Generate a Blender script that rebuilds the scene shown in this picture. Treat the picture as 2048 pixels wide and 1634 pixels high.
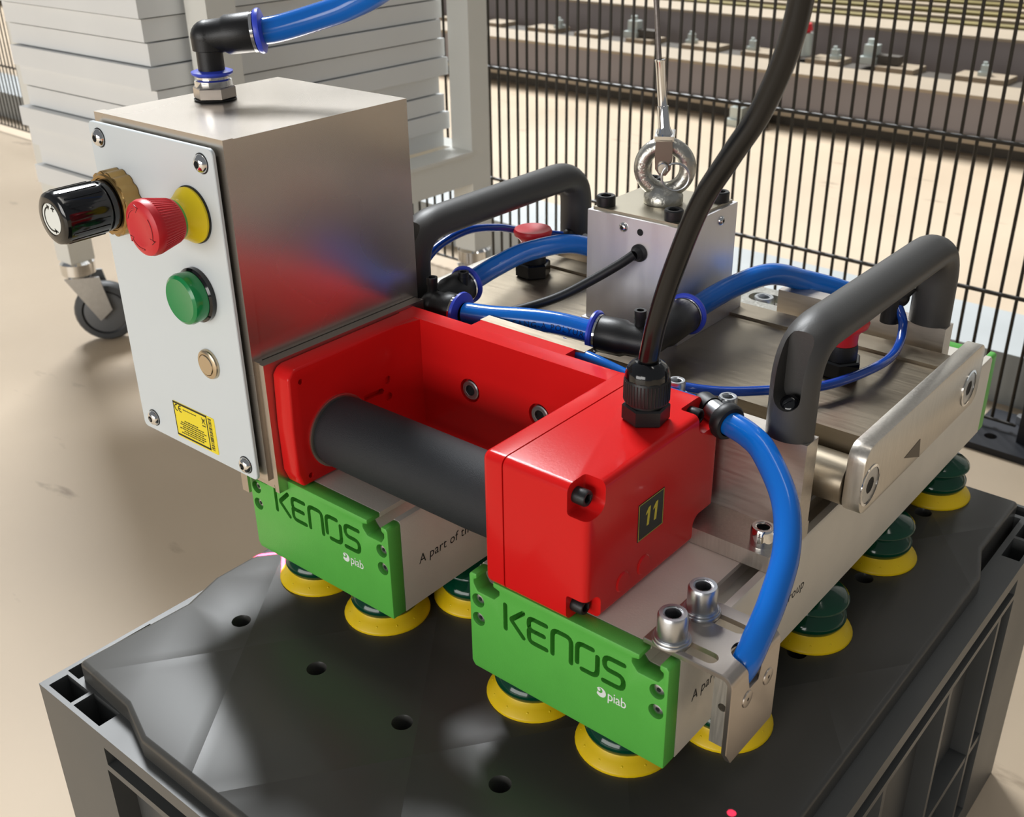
import bpy, bmesh, math, random
from mathutils import Vector, Matrix
random.seed(7)
for o in list(bpy.data.objects): bpy.data.objects.remove(o, do_unlink=True)
SC = bpy.context.scene
COL = SC.collection
S = 0.001; FZ = 300.0          # machine coordinates are millimetres; the hall floor lies 300 mm below their origin

# ------------------------------------------------------------------ camera, world, lights, exposure
cam = bpy.data.cameras.new('camera'); co = bpy.data.objects.new('camera', cam); COL.objects.link(co)
RT, UP, FW = (0.76872094, 0.63942672, -0.01419793), (-0.28264621, 0.35954419, 0.88929134), (-0.57374143, 0.67960389, -0.45712069)
CP = (311.52, -342.82, 386.93)
co.matrix_world = Matrix(((RT[0], UP[0], -FW[0], CP[0]*S), (RT[1], UP[1], -FW[1], CP[1]*S), (RT[2], UP[2], -FW[2], (CP[2]+FZ)*S), (0, 0, 0, 1)))
cam.sensor_fit = 'HORIZONTAL'; cam.sensor_width = 36.0; cam.lens = 2175.0/2048*36; cam.clip_start = 0.01; cam.clip_end = 100
cam.dof.use_dof = True; cam.dof.focus_distance = 0.60; cam.dof.aperture_fstop = 22
SC.camera = co
SC.view_settings.view_transform = 'Standard'; SC.view_settings.look = 'None'; SC.view_settings.gamma = 1.0
SC.view_settings.exposure = 0.0; SC.view_settings.use_curve_mapping = False
w = bpy.data.worlds.new('world'); SC.world = w; w.use_nodes = True
w.node_tree.nodes['Background'].inputs[0].default_value = (0.93, 0.96, 1.0, 1); w.node_tree.nodes['Background'].inputs[1].default_value = 0.205
def area(name, loc, aim, sx, sy, power, col, spread=180):
    l = bpy.data.lights.new(name, 'AREA'); l.shape = 'RECTANGLE'; l.size = sx; l.size_y = sy; l.energy = power; l.color = col; l.spread = math.radians(spread)
    o = bpy.data.objects.new(name, l); COL.objects.link(o); o.location = loc
    o.rotation_euler = (Vector(aim)-Vector(loc)).to_track_quat('-Z', 'Y').to_euler(); return o
area('skylight', (-7.6, 5.4, 9.6), (-0.6, 0.4, 0.0), 4.4, 3.4, 2900, (0.95, 0.98, 1.0))
area('front_fill', (-0.3, -5.6, 1.2), (-0.1, 0.0, 0.5), 5.0, 1.9, 185, (1.0, 0.98, 0.95))  # added fill that brightens the front faces, not from a known door
area('overhead_fill', (0.3, 0.7, 4.3), (0.3, 0.7, 0.0), 2.4, 0.35, 14, (1.0, 0.95, 0.87))  # unseen overhead light added above the lifter for highlights
area('overhead_fill', (0.4, 4.6, 4.4), (0.4, 4.6, 0.0), 6.0, 0.7, 60, (1.0, 0.94, 0.86), 100)  # unseen overhead light added to brighten the floor beyond the fence

# ------------------------------------------------------------------ materials
def lin(c):
    return tuple(((v/255)/12.92 if v/255 <= 0.04045 else ((v/255+0.055)/1.055)**2.4) for v in c) + (1.0,)
M = {}
def mat(name, col, rough=0.5, metal=0.0, var=0.0, vscale=20.0, stretch=(1, 1, 1), bump=0.0, bscale=200.0, coat=0.0, col2=None, rvar=0.0, trans=0.0, spec=0.5, ior=1.45, detail=4.0, sss=0.0):
    m = bpy.data.materials.new(name); m.use_nodes = True; nt = m.node_tree; b = nt.nodes['Principled BSDF']
    b.inputs['Base Color'].default_value = lin(col); b.inputs['Roughness'].default_value = rough; b.inputs['Metallic'].default_value = metal
    b.inputs['Coat Weight'].default_value = coat; b.inputs['Coat Roughness'].default_value = 0.06
    b.inputs['Transmission Weight'].default_value = trans; b.inputs['Specular IOR Level'].default_value = spec; b.inputs['IOR'].default_value = ior
    if sss: b.inputs['Subsurface Weight'].default_value = sss; b.inputs['Subsurface Radius'].default_value = (0.004, 0.003, 0.002)
    if var or bump or rvar or col2:
        tc = nt.nodes.new('ShaderNodeTexCoord'); mp = nt.nodes.new('ShaderNodeMapping'); mp.inputs['Scale'].default_value = stretch
        nt.links.new(tc.outputs['Object'], mp.inputs['Vector'])
        n = nt.nodes.new('ShaderNodeTexNoise'); n.inputs['Scale'].default_value = vscale; n.inputs['Detail'].default_value = detail
        nt.links.new(mp.outputs['Vector'], n.inputs['Vector'])
        if var or col2:
            r = nt.nodes.new('ShaderNodeValToRGB'); nt.links.new(n.outputs['Fac'], r.inputs['Fac'])
            c1 = lin(col); c2 = lin(col2) if col2 else tuple(min(1, v*(1-var)) for v in c1[:3]) + (1,)
            c0 = c1 if col2 else tuple(min(1, v*(1+var)) for v in c1[:3]) + (1,)
            r.color_ramp.elements[0].position = 0.25; r.color_ramp.elements[1].position = 0.75
            r.color_ramp.elements[0].color = c2; r.color_ramp.elements[1].color = c0
            nt.links.new(r.outputs['Color'], b.inputs['Base Color'])
        if rvar:
            mr = nt.nodes.new('ShaderNodeMapRange'); mr.inputs['From Min'].default_value = 0.15; mr.inputs['From Max'].default_value = 0.85
            mr.inputs['To Min'].default_value = max(0.03, rough-rvar); mr.inputs['To Max'].default_value = min(1, rough+rvar)
            nt.links.new(n.outputs['Fac'], mr.inputs['Value']); nt.links.new(mr.outputs['Result'], b.inputs['Roughness'])
        if bump:
            n2 = nt.nodes.new('ShaderNodeTexNoise'); n2.inputs['Scale'].default_value = bscale; n2.inputs['Detail'].default_value = 2
            nt.links.new(mp.outputs['Vector'], n2.inputs['Vector'])
            bp = nt.nodes.new('ShaderNodeBump'); bp.inputs['Strength'].default_value = bump; bp.inputs['Distance'].default_value = 0.001
            nt.links.new(n2.outputs['Fac'], bp.inputs['Height']); nt.links.new(bp.outputs['Normal'], b.inputs['Normal'])
    M[name] = m; return m
mat('red', (216, 28, 28), 0.22, coat=0.08, bump=0.03, bscale=900, spec=0.2)
mat('green', (92, 182, 74), 0.40, bump=0.10, bscale=1500, var=0.04, vscale=60)
mat('alu', (226, 219, 206), 0.46, 0.25, var=0.05, vscale=30, bump=0.05, bscale=900)
mat('alu_bar', (206, 198, 188), 0.40, 0.85, var=0.07, vscale=40, stretch=(1, 12, 12), rvar=0.08)
mat('alu_cut', (206, 200, 190), 0.34, 0.85, var=0.08, vscale=60, stretch=(14, 14, 1), rvar=0.06, bump=0.04, bscale=60)
mat('tray_metal', (162, 150, 131), 0.36, 0.9, var=0.06, vscale=40, stretch=(1, 14, 14), rvar=0.06)
mat('steel_box', (196, 188, 178), 0.27, 0.9, var=0.06, vscale=9, rvar=0.03, detail=1.5)
mat('steel', (190, 180, 170), 0.30, 0.95, var=0.06, vscale=30)
mat('block_metal', (214, 212, 214), 0.42, 0.88, var=0.05, vscale=12, stretch=(8, 8, 1), rvar=0.06)
mat('zinc', (196, 198, 200), 0.32, 1.0, var=0.06, vscale=150)
mat('top_metal', (176, 168, 150), 0.36, 0.9, var=0.05, vscale=30)
mat('zinc_cast', (188, 186, 178), 0.36, 1.0, var=0.12, vscale=120, bump=0.4, bscale=350)
mat('clevis_metal', (128, 120, 112), 0.3, 0.9)
mat('rope_grey', (120, 114, 110), 0.5, 0.6, var=0.2, vscale=400)
mat('chrome', (225, 225, 225), 0.08, 1.0)
mat('triangle', (96, 86, 72), 0.5)
mat('dark_hole', (14, 14, 14), 0.7)
mat('brass', (168, 138, 88), 0.28, 1.0, var=0.08, vscale=80)
mat('panel', (214, 222, 226), 0.42, var=0.015, vscale=15)
mat('sticker_yellow', (248, 226, 40), 0.45)
mat('print_black', (16, 16, 16), 0.5)
mat('print_grey', (38, 36, 36), 0.55)
mat('print_white', (236, 240, 236), 0.5)
mat('print_yellow', (214, 196, 60), 0.5)
mat('print_blue', (22, 20, 62), 0.5)
mat('label_black', (40, 44, 40), 0.5)
mat('black_plastic', (26, 26, 27), 0.42, bump=0.06, bscale=1500)
mat('black_gloss', (10, 11, 14), 0.12, coat=0.4)
mat('black_rubber', (24, 25, 27), 0.48)
mat('cable_black', (10, 11, 13), 0.22, coat=0.1)
mat('grip_rubber', (34, 38, 42), 0.6, bump=0.35, bscale=2600)
mat('handle_black', (62, 61, 60), 0.46, bump=0.05, bscale=1200)
mat('hose_blue', (14, 104, 196), 0.16, coat=0.15, sss=0.25)
mat('hose_dark', (20, 72, 170), 0.14, coat=0.5)
mat('flange_blue', (58, 78, 205), 0.35)
mat('estop_red', (208, 36, 46), 0.38)
mat('estop_yellow', (240, 214, 30), 0.34)
mat('btn_green', (10, 138, 72), 0.24, coat=0.3)
mat('btn_steel', (200, 184, 158), 0.25, 1.0)
mat('cup_yellow', (244, 206, 16), 0.40, sss=0.3)
mat('cup_green', (4, 74, 50), 0.12, coat=0.2, trans=0.3, ior=1.4)
mat('crate', (82, 83, 82), 0.40, var=0.12, vscale=9, rvar=0.08)
mat('crate_lid', (70, 69, 66), 0.31, var=0.06, vscale=4, detail=1.0)
mat('crate_dark', (20, 21, 21), 0.6)
mat('floor', (206, 187, 162), 0.46, col2=(188, 169, 145), vscale=2.2, rvar=0.10, spec=0.35, detail=8, bump=0.04, bscale=60)
def scuffs(m):
    nt = m.node_tree; b = nt.nodes['Principled BSDF']; lk = b.inputs['Base Color'].links[0].from_socket
    tc = nt.nodes.new('ShaderNodeTexCoord'); mp = nt.nodes.new('ShaderNodeMapping'); mp.inputs['Scale'].default_value = (2.2, 7.0, 1.0); mp.inputs['Rotation'].default_value = (0, 0, 0.5)
    nt.links.new(tc.outputs['Object'], mp.inputs['Vector']); n = nt.nodes.new('ShaderNodeTexNoise'); n.inputs['Scale'].default_value = 3.0; n.inputs['Detail'].default_value = 6; nt.links.new(mp.outputs['Vector'], n.inputs['Vector'])
    r = nt.nodes.new('ShaderNodeValToRGB'); r.color_ramp.elements[0].position = 0.66; r.color_ramp.elements[0].color = (1, 1, 1, 1); r.color_ramp.elements[1].position = 0.74; r.color_ramp.elements[1].color = (0.55, 0.52, 0.5, 1)
    nt.links.new(n.outputs['Fac'], r.inputs['Fac']); mx = nt.nodes.new('ShaderNodeMix'); mx.data_type = 'RGBA'; mx.blend_type = 'MULTIPLY'; mx.inputs[0].default_value = 1.0
    nt.links.new(lk, mx.inputs[6]); nt.links.new(r.outputs['Color'], mx.inputs[7]); nt.links.new(mx.outputs[2], b.inputs['Base Color'])
scuffs(M['floor'])
def lid_creases(m):
    nt = m.node_tree; b = nt.nodes['Principled BSDF']; tc = nt.nodes.new('ShaderNodeTexCoord'); sp = nt.nodes.new('ShaderNodeSeparateXYZ'); nt.links.new(tc.outputs['Object'], sp.inputs[0])
    def mt(op, a, q=None):
        n = nt.nodes.new('ShaderNodeMath'); n.operation = op
        for i, v in enumerate((a, q)):
            if v is None: continue
            if isinstance(v, (int, float)): n.inputs[i].default_value = v
            else: nt.links.new(v, n.inputs[i])
        return n.outputs[0]
    x = mt('MULTIPLY', sp.outputs['X'], 1/0.140); y = mt('MULTIPLY', sp.outputs['Y'], 1/0.188); hs = []
    for op in ('ADD', 'SUBTRACT'):
        f = mt('FRACT', mt('ADD', mt(op, x, y), 20.37)); d = mt('ABSOLUTE', mt('SUBTRACT', f, 0.5)); hs.append(mt('MAXIMUM', mt('SUBTRACT', 1.0, mt('MULTIPLY', d, 14.0)), 0.0))
    h = mt('MAXIMUM', hs[0], hs[1]); bp = nt.nodes.new('ShaderNodeBump'); bp.inputs['Strength'].default_value = 0.24; bp.inputs['Distance'].default_value = 0.0008
    nt.links.new(mt('MULTIPLY', mt('MULTIPLY', h, h), 1.0), bp.inputs['Height']); nt.links.new(bp.outputs['Normal'], b.inputs['Normal'])
lid_creases(M['crate_lid'])
mat('fence', (38, 32, 22), 0.45)
mat('post_dark', (36, 38, 44), 0.5)
mat('cart', (222, 222, 216), 0.45)
mat('board', (226, 228, 228), 0.5, var=0.02, vscale=8)
mat('wheel', (70, 72, 74), 0.5)
mat('wheel_rim', (96, 98, 100), 0.45)
mat('beam_violet', (138, 131, 132), 0.55, var=0.06, vscale=5)
mat('beam_tan', (160, 145, 124), 0.5, var=0.05, vscale=6)
mat('beam_dark', (78, 72, 64), 0.6)
mat('clamp_grey', (196, 204, 200), 0.4, 0.3)
mat('olive', (122, 110, 62), 0.6, var=0.15, vscale=12)
mat('green_far', (30, 110, 76), 0.5)
mat('wall_white', (226, 228, 228), 0.7)
mat('concrete_kerb', (176, 180, 180), 0.6, var=0.08, vscale=8)

# ------------------------------------------------------------------ mesh building
def cr(pts, n=10):
    P = [Vector(p) for p in pts]
    if len(P) < 3:
        return P
    out = []
    Q = [P[0]*2-P[1]] + P + [P[-1]*2-P[-2]]
    for i in range(1, len(Q)-2):
        p0, p1, p2, p3 = Q[i-1:i+3]
        for k in range(n):
            t = k/n
            out.append(0.5*((2*p1)+(p2-p0)*t+(2*p0-5*p1+4*p2-p3)*t*t+(3*p1-p0-3*p2+p3)*t*t*t))
    out.append(P[-1]); return out
def frames(path):
    T = []
    for i in range(len(path)):
        a = path[max(0, i-1)]; b = path[min(len(path)-1, i+1)]; T.append((b-a).normalized())
    up = Vector((0, 0, 1)) if abs(T[0].z) < 0.9 else Vector((0, 1, 0))
    N = [(up - T[0]*up.dot(T[0])).normalized()]
    for i in range(1, len(T)):
        v = N[-1] - T[i]*N[-1].dot(T[i]); N.append(v.normalized())
    return T, N
def basis(d):
    d = Vector(d).normalized(); a = Vector((0, 0, 1)) if abs(d.z) < 0.9 else Vector((1, 0, 0))
    u = a.cross(d).normalized(); v = d.cross(u); return u, v, d
class MB:
    def __init__(s): s.bm = bmesh.new(); s.mats = []
    def mi(s, m):
        if m not in s.mats: s.mats.append(m)
        return s.mats.index(m)
    def faces(s, vs, fs, m):
        bv = [s.bm.verts.new(v) for v in vs]; k = s.mi(m); out = []
        for f in fs:
            try: fc = s.bm.faces.new([bv[i] for i in f]); fc.material_index = k; out.append(fc)
            except ValueError: pass
        return out
    def bevel(s, fs, w, seg=2):
        if w <= 0: return
        es = {e for f in fs for e in f.edges if len(e.link_faces) == 2 and e.calc_face_angle(0) > 0.45}
        bmesh.ops.bevel(s.bm, geom=list(es), offset=w, segments=seg, profile=0.5, affect='EDGES', clamp_overlap=True)
    def box(s, x0, x1, y0, y1, z0, z1, m, bev=0.0, seg=2):
        vs = [(x, y, z) for z in (z0, z1) for y in (y0, y1) for x in (x0, x1)]
        fs = s.faces(vs, [(0, 2, 3, 1), (4, 5, 7, 6), (0, 1, 5, 4), (2, 6, 7, 3), (0, 4, 6, 2), (1, 3, 7, 5)], m)
        s.bevel(fs, bev, seg); return s
    def prism(s, pts, ax, a0, a1, m, bev=0.0, seg=2):
        def P(u, v, a): return (a, u, v) if ax == 'x' else ((u, a, v) if ax == 'y' else (u, v, a))
        n = len(pts); vs = [P(u, v, a0) for u, v in pts] + [P(u, v, a1) for u, v in pts]
        fs = [tuple(range(n)), tuple(range(2*n-1, n-1, -1))] + [(i, i+n, (i+1) % n+n, (i+1) % n) for i in range(n)]
        f = s.faces(vs, fs, m); bmesh.ops.recalc_face_normals(s.bm, faces=f); s.bevel(f, bev, seg); return s
    def lathe(s, o, d, prof, m, seg=32, start=0.0):
        # prof: (radius, height[, material])
        u, v, d = basis(d); o = Vector(o); rings = []; fs = []
        for p in prof:
            r, h = p[0], p[1]
            if r < 1e-6: rings.append([s.bm.verts.new(o+d*h)])
            else: rings.append([s.bm.verts.new(o+d*h+(u*math.cos(start+2*math.pi*k/seg)+v*math.sin(start+2*math.pi*k/seg))*r) for k in range(seg)])
        for i in range(len(prof)-1):
            k = s.mi(prof[i+1][2] if len(prof[i+1]) > 2 else m); a, b = rings[i], rings[i+1]
            for j in range(seg):
                j2 = (j+1) % seg
                if len(a) == 1 and len(b) == 1: continue
                if len(a) == 1: q = [a[0], b[j], b[j2]]
                elif len(b) == 1: q = [a[j], b[0], a[j2]]
                else: q = [a[j], b[j], b[j2], a[j2]]
                try: f = s.bm.faces.new(q); f.material_index = k; fs.append(f)
                except ValueError: pass
        bmesh.ops.recalc_face_normals(s.bm, faces=fs); return s
    def cyl(s, p0, p1, r, m, seg=24, r1=None, bev=0.0):
        p0 = Vector(p0); p1 = Vector(p1); L = (p1-p0).length; r1 = r if r1 is None else r1
        if bev: pr = [(0, 0), (r-bev, 0), (r, bev), (r1, L-bev), (r1-bev, L), (0, L)]
        else: pr = [(0, 0), (r, 0), (r1, L), (0, L)]
        return s.lathe(p0, p1-p0, pr, m, seg)
    def hexa(s, p0, p1, r, m, bev=0.4, rot=0.0):
        p0 = Vector(p0); p1 = Vector(p1); L = (p1-p0).length
        return s.lathe(p0, p1-p0, [(0, 0), (r-bev, 0), (r, bev), (r, L-bev), (r-bev, L), (0, L)], m, 6, rot)
    def tube(s, pts, r, m, seg=14, n=10, sx=1.0, sy=1.0, raw=False):
        path = [Vector(p) for p in pts] if raw else cr(pts, n)
        T, N = frames(path); rings = []; fs = []; k = s.mi(m)
        for p, t, nn in zip(path, T, N):
            b = t.cross(nn); rings.append([s.bm.verts.new(p+(nn*math.cos(2*math.pi*j/seg)*sx+b*math.sin(2*math.pi*j/seg)*sy)*r) for j in range(seg)])
        for a, b in zip(rings, rings[1:]):
            for j in range(seg):
                f = s.bm.faces.new((a[j], a[(j+1) % seg], b[(j+1) % seg], b[j])); f.material_index = k; fs.append(f)
        for ring in (rings[0], rings[-1]):
            f = s.bm.faces.new(ring); f.material_index = k; fs.append(f)
        bmesh.ops.recalc_face_normals(s.bm, faces=fs); return s
    def mapped(s, tm, fn, m):
        vs, fs = tm; s.faces([fn(x, y) for x, y in vs], fs, m); return s
def to_mesh(name, mb, org):
    me = bpy.data.meshes.new(name); o = Vector(org)
    for v in mb.bm.verts: v.co = (v.co-o)*S
    mb.bm.to_mesh(me); mb.bm.free()
    for m in mb.mats: me.materials.append(M[m])
    return me
def finish(me, ang=35):
    for p in me.polygons: p.use_smooth = True
    me.set_sharp_from_angle(angle=math.radians(ang))
WORLD = {}
def place(o, org, parent):
    w_ = Vector((org[0]*S, org[1]*S, (org[2]+FZ)*S)); WORLD[o.name] = w_
    if parent is not None:
        o.parent = parent; o.location = w_-WORLD[parent.name]
    else: o.location = w_
def obj(name, mb, parent=None, org=None, cut=None, ang=35, label=None, cat=None, group=None, kind=None):
    if org is None:
        cs = [v.co for v in mb.bm.verts]; mn = [min(c[i] for c in cs) for i in range(3)]; mx = [max(c[i] for c in cs) for i in range(3)]
        org = ((mn[0]+mx[0])/2, (mn[1]+mx[1])/2, mn[2])
    me = to_mesh(name, mb, org); o = bpy.data.objects.new(name, me); COL.objects.link(o)
    if cut is not None:
        cm = to_mesh('cutter', cut, org); c = bpy.data.objects.new('cutter', cm); COL.objects.link(c)
        md = o.modifiers.new('b', 'BOOLEAN'); md.object = c; md.operation = 'DIFFERENCE'; md.solver = 'EXACT'; md.use_self = True
        bpy.context.view_layer.update()
        nm = bpy.data.meshes.new_from_object(o.evaluated_get(bpy.context.evaluated_depsgraph_get()))
        o.modifiers.clear(); o.data = nm; bpy.data.meshes.remove(me); bpy.data.objects.remove(c, do_unlink=True); bpy.data.meshes.remove(cm); nm.name = name; me = nm
    finish(me, ang); place(o, org, parent); tag(o, label, cat, group, kind); return o
def tag(o, label=None, cat=None, group=None, kind=None):
    if label: o['label'] = label
    if cat: o['category'] = cat
    if group: o['group'] = group
    if kind: o['kind'] = kind
    return o
def empty(name, org, parent=None, **k):
    o = bpy.data.objects.new(name, None); COL.objects.link(o); o.empty_display_size = 0.02; place(o, org, parent); return tag(o, **k)
def inst(src, org, parent, rot=None):
    o = src.copy(); COL.objects.link(o); o.parent = None
    for k in ('label', 'category', 'group', 'kind'):
        if k in o: del o[k]
    place(o, org, parent)
    if rot: o.rotation_euler = rot
    return o
def text(body, size=1.0, spacing=1.0, bold=0.0, shear=0.0):
    cu = bpy.data.curves.new('t', 'FONT'); cu.body = body; cu.size = size; cu.space_character = spacing; cu.offset = bold; cu.shear = shear; cu.resolution_u = 3
    o = bpy.data.objects.new('t', cu); COL.objects.link(o); bpy.context.view_layer.update()
    me = bpy.data.meshes.new_from_object(o.evaluated_get(bpy.context.evaluated_depsgraph_get()))
    vs = [(v.co.x, v.co.y) for v in me.vertices]; fs = [tuple(p.vertices) for p in me.polygons]
    bpy.data.objects.remove(o, do_unlink=True); bpy.data.curves.remove(cu); bpy.data.meshes.remove(me)
    x0 = min(v[0] for v in vs); vs = [(x-x0, y) for x, y in vs]; return vs, fs
def twidth(tm): return max(v[0] for v in tm[0])
def ribbon(pts, wd, capn=5):
    P = [Vector((p[0], p[1])) for p in pts]; n = len(P); L = []; R = []
    D = [(P[i+1]-P[i]).normalized() for i in range(n-1)]
    for i in range(n):
        d0 = D[max(0, i-1)]; d1 = D[min(n-2, i)]; n0 = Vector((-d0.y, d0.x)); n1 = Vector((-d1.y, d1.x)); nn = (n0+n1).normalized()
        k = wd/2/max(0.5, nn.dot(n1)); L.append(P[i]+nn*k); R.append(P[i]-nn*k)
    def cap(c, a, sgn):
        return [c+Vector((math.cos(a+sgn*math.pi*j/capn), math.sin(a+sgn*math.pi*j/capn)))*wd/2 for j in range(1, capn)]
    e = D[-1]; s0 = D[0]
    out = L + cap(P[-1], math.atan2(e.x, -e.y), -1) + R[::-1] + cap(P[0], math.atan2(-s0.x, s0.y), -1)
    return [(p.x, p.y) for p in out]
def fillet(pts, r, n=4):
    out = [pts[0]]
    for i in range(1, len(pts)-1):
        p = Vector(pts[i]); a = (Vector(pts[i-1])-p); b = (Vector(pts[i+1])-p); q = min(r, a.length*0.49, b.length*0.49)
        A = p+a.normalized()*q; B = p+b.normalized()*q
        for k in range(n+1):
            t = k/n; out.append(tuple(A*(1-t)**2+p*2*t*(1-t)+B*t*t))
    out.append(pts[-1]); return out
def rrect(x0, x1, y0, y1, r, n=5):
    out = []
    for cx, cy, a in ((x1-r, y1-r, 0), (x0+r, y1-r, 90), (x0+r, y0+r, 180), (x1-r, y0+r, 270)):
        for k in range(n+1):
            t = math.radians(a+90*k/n); out.append((cx+r*math.cos(t), cy+r*math.sin(t)))
    return out
def capscrew(mb, p, d, r, h, m='zinc', hexr=None, seg=28, hole='dark_hole'):
    """socket-head screw: knurl-edged head standing on p along d, with a hexagonal socket"""
    hexr = hexr or r*0.64; p = Vector(p); u, v, d = basis(d)
    mb.lathe(p, d, [(r*0.98, 0), (r, h*0.06), (r, h*0.88), (r*0.9, h), (hexr*1.05, h)], m, seg)
    mb.lathe(p, d, [(hexr*1.05, h), (hexr, h*0.96), (hexr, h*0.55), (0, h*0.5, hole)], m, 6, 0.3)
    mb.lathe(p, d, [(hexr*1.06, h*0.985), (hexr*0.85, h*0.97)], m, seg)
def washer(mb, p, d, r, ri, h, m='zinc'):
    mb.lathe(p, d, [(ri, 0), (r, 0), (r, h*0.7), (r*0.97, h), (ri, h)], m, 28)
def button_screw(mb, p, d, r, h, m='chrome'):
    mb.lathe(p, d, [(r, 0), (r*0.97, h*0.3), (r*0.8, h*0.7), (r*0.45, h), (r*0.4, h)], m, 24)
    mb.lathe(p, d, [(r*0.42, h), (r*0.38, h*0.5), (0, h*0.4, 'dark_hole')], m, 6)

# ------------------------------------------------------------------ the setting: hall floor, wall, kerb
mb = MB(); mb.box(-9000, 6000, -3500, 9000, -340, -300, 'floor'); obj('floor', mb, kind='structure', label='tan polished concrete hall floor with faint stains')
mb = MB(); mb.box(-9000, -8800, -3500, 9000, -300, 4200, 'wall_white'); obj('wall_left', mb, kind='structure', label='white hall wall beyond the fence')
mb = MB(); mb.box(-9000, 6000, 9000, 9200, -300, 4200, 'wall_white'); obj('wall_back', mb, kind='structure', label='pale hall wall behind the machine beams')
TH = math.radians(-2)
def fp(s_, y, z):             # fence coordinates: s along the fence, y behind it
    return (s_*math.cos(TH)-y*math.sin(TH), 1015+s_*math.sin(TH)+y*math.cos(TH), z)
def fbox(mb, s0, s1, y0, y1, z0, z1, m, bev=0):
    n0 = len(mb.bm.verts); mb.box(s0, s1, y0, y1, z0, z1, m, bev); mb.bm.verts.ensure_lookup_table()
    for v in mb.bm.verts[n0:]: v.co = Vector(fp(*v.co))
mb = MB(); fbox(mb, -5000, 2500, 88, 240, -300, -226, 'concrete_kerb', 3); obj('trim_1', mb, kind='structure', label='low pale concrete kerb running behind the wire fence')

# ------------------------------------------------------------------ wire mesh fence
fence = empty('wire_fence', fp(0, 0, -300), label='dark wire mesh safety fence with close upright wires behind the lifter', cat='fence')
mb = MB(); mb.cyl((0, 0, 0), (0, 0, 1980), 2.25, 'fence', 8); wire0 = obj('upright_wire', mb, fence, org=(0, 0, 0))
WORLD[wire0.name] = None
ws = [3-20.5*k for k in range(0, 172)] + [110+20.5*k for k in range(30)]
for i, s_ in enumerate(ws):
    p = fp(s_, 0, -282)
    if i == 0: place(wire0, p, fence)
    else: inst(wire0, p, fence)
for k in range(11):
    z = -280 if k == 0 else -113+184*(k-1)
    for a, b in ((-3530, 14), (100, 720)):
        mb = MB(); mb.cyl(fp(a, -3.5, z), fp(b, -3.5, z), 2.8 if k else 2.2, 'fence', 8); obj('cross_wire', mb, fence)
mb = MB(); fbox(mb, 24, 84, -26, 34, -300, 1800, 'post_dark', 2); obj('fence_post', mb, fence)
mb = MB(); fbox(mb, -34, 130, -62, 52, -300, -291, 'post_dark', 1.5)
c = MB(); c.cyl(fp(-6, -30, -310), fp(-6, -30, -280), 8, 'post_dark', 16); obj('base_plate', mb, fence, cut=c)
mb = MB(); mb.hexa(fp(12, 30, -291), fp(12, 30, -280), 8, 'zinc'); obj('anchor_bolt', mb, fence)

# ------------------------------------------------------------------ steel machine beams beyond the fence
def beam(name, y, ztop, depth, label, zb=-300, s0=-6500, s1=2500):
    b = empty(name, fp(-1500, y, -300), label=label, cat='beam', group='steel beams beyond the fence')
    h = ztop-zb
    mb = MB(); fbox(mb, s0, s1, y+40, y+depth-10, zb, zb+0.22*h, 'beam_dark'); obj('shadow_base', mb, b)  # recessed base, its dark colour stands in for the shadow under the beam
    mb = MB(); fbox(mb, s0, s1, y, y+depth, zb+0.22*h, zb+0.36*h, 'beam_tan', 3); obj('lower_flange', mb, b)
    mb = MB(); fbox(mb, s0, s1, y+8, y+depth-8, zb+0.36*h, ztop-8, 'beam_violet'); obj('web', mb, b)
    mb = MB(); fbox(mb, s0, s1, y-4, y+depth, ztop-8, ztop, 'beam_tan', 2); obj('upper_flange', mb, b)
    return b
b1 = beam('steel_beam', 1370, -152, 150, 'nearest long grey steel beam on the floor beyond the wire fence')
b2 = beam('steel_beam', 1850, -90, 170, 'second grey steel beam beyond the fence, behind the row of clamps')
rail = empty('clamp_rail', fp(-1500, 1690, -300), label='low tan rail with pale clamps lying between the two grey beams', cat='rail')
mb = MB(); fbox(mb, -6500, 2500, 1660, 1740, -300, -178, 'beam_dark'); obj('rail_base', mb, rail)
for k in range(26):
    s0 = -4200+k*215; L = random.uniform(90, 170)
    mb = MB(); fbox(mb, s0, s0+L, 1655, 1745, -178, -164, 'beam_tan', 2); obj('rail_strip', mb, rail)
def clamp(s_, y, z, big, label):
    mb = MB(); k = 1.15 if big else 0.62
    fbox(mb, s_-22*k, s_+22*k, y-26*k, y+26*k, z, z+16*k, 'clamp_grey', 3)
    fbox(mb, s_-14*k, s_+18*k, y-18*k, y+10*k, z+16*k, z+44*k, 'clamp_grey', 4)
    mb.cyl(fp(s_-4*k, y, z+44*k), fp(s_-4*k, y, z+56*k), 9*k, 'clamp_grey', 14)
    if big: fbox(mb, s_+18*k, s_+75*k, y-14*k, y+14*k, z+2, z+22*k, 'beam_dark', 4)
    obj('rail_clamp', mb, cat='clamp', label=label)
for s_, y, z, big, lb in ((-1830, 1700, -164, True, 'large pale clamp with dark arm on the rail, beside the wire rope'), (-1010, 1700, -164, True, 'large pale clamp with dark arm on the rail, beyond the black cable'),
        (-2650, 1700, -164, False, 'small pale clamp on the rail next to the grey trolley post'), (-2150, 1700, -164, False, 'small pale clamp on the rail, second from the trolley post'),
        (-1610, 1700, -164, False, 'small pale clamp on the rail just past the wire rope'), (-1390, 1700, -164, False, 'small pale clamp on the rail before the black cable'),
        (-1120, 1700, -164, False, 'small pale clamp touching the rail left of the large clamp past the cable'), (-690, 1700, -164, False, 'small pale clamp nearest the upper right corner of the fence view'),
        (-1205, 1330, -300, True, 'pale foot clamp standing on the floor before the nearest beam')):
    clamp(s_, y, z, big, lb)
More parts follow.
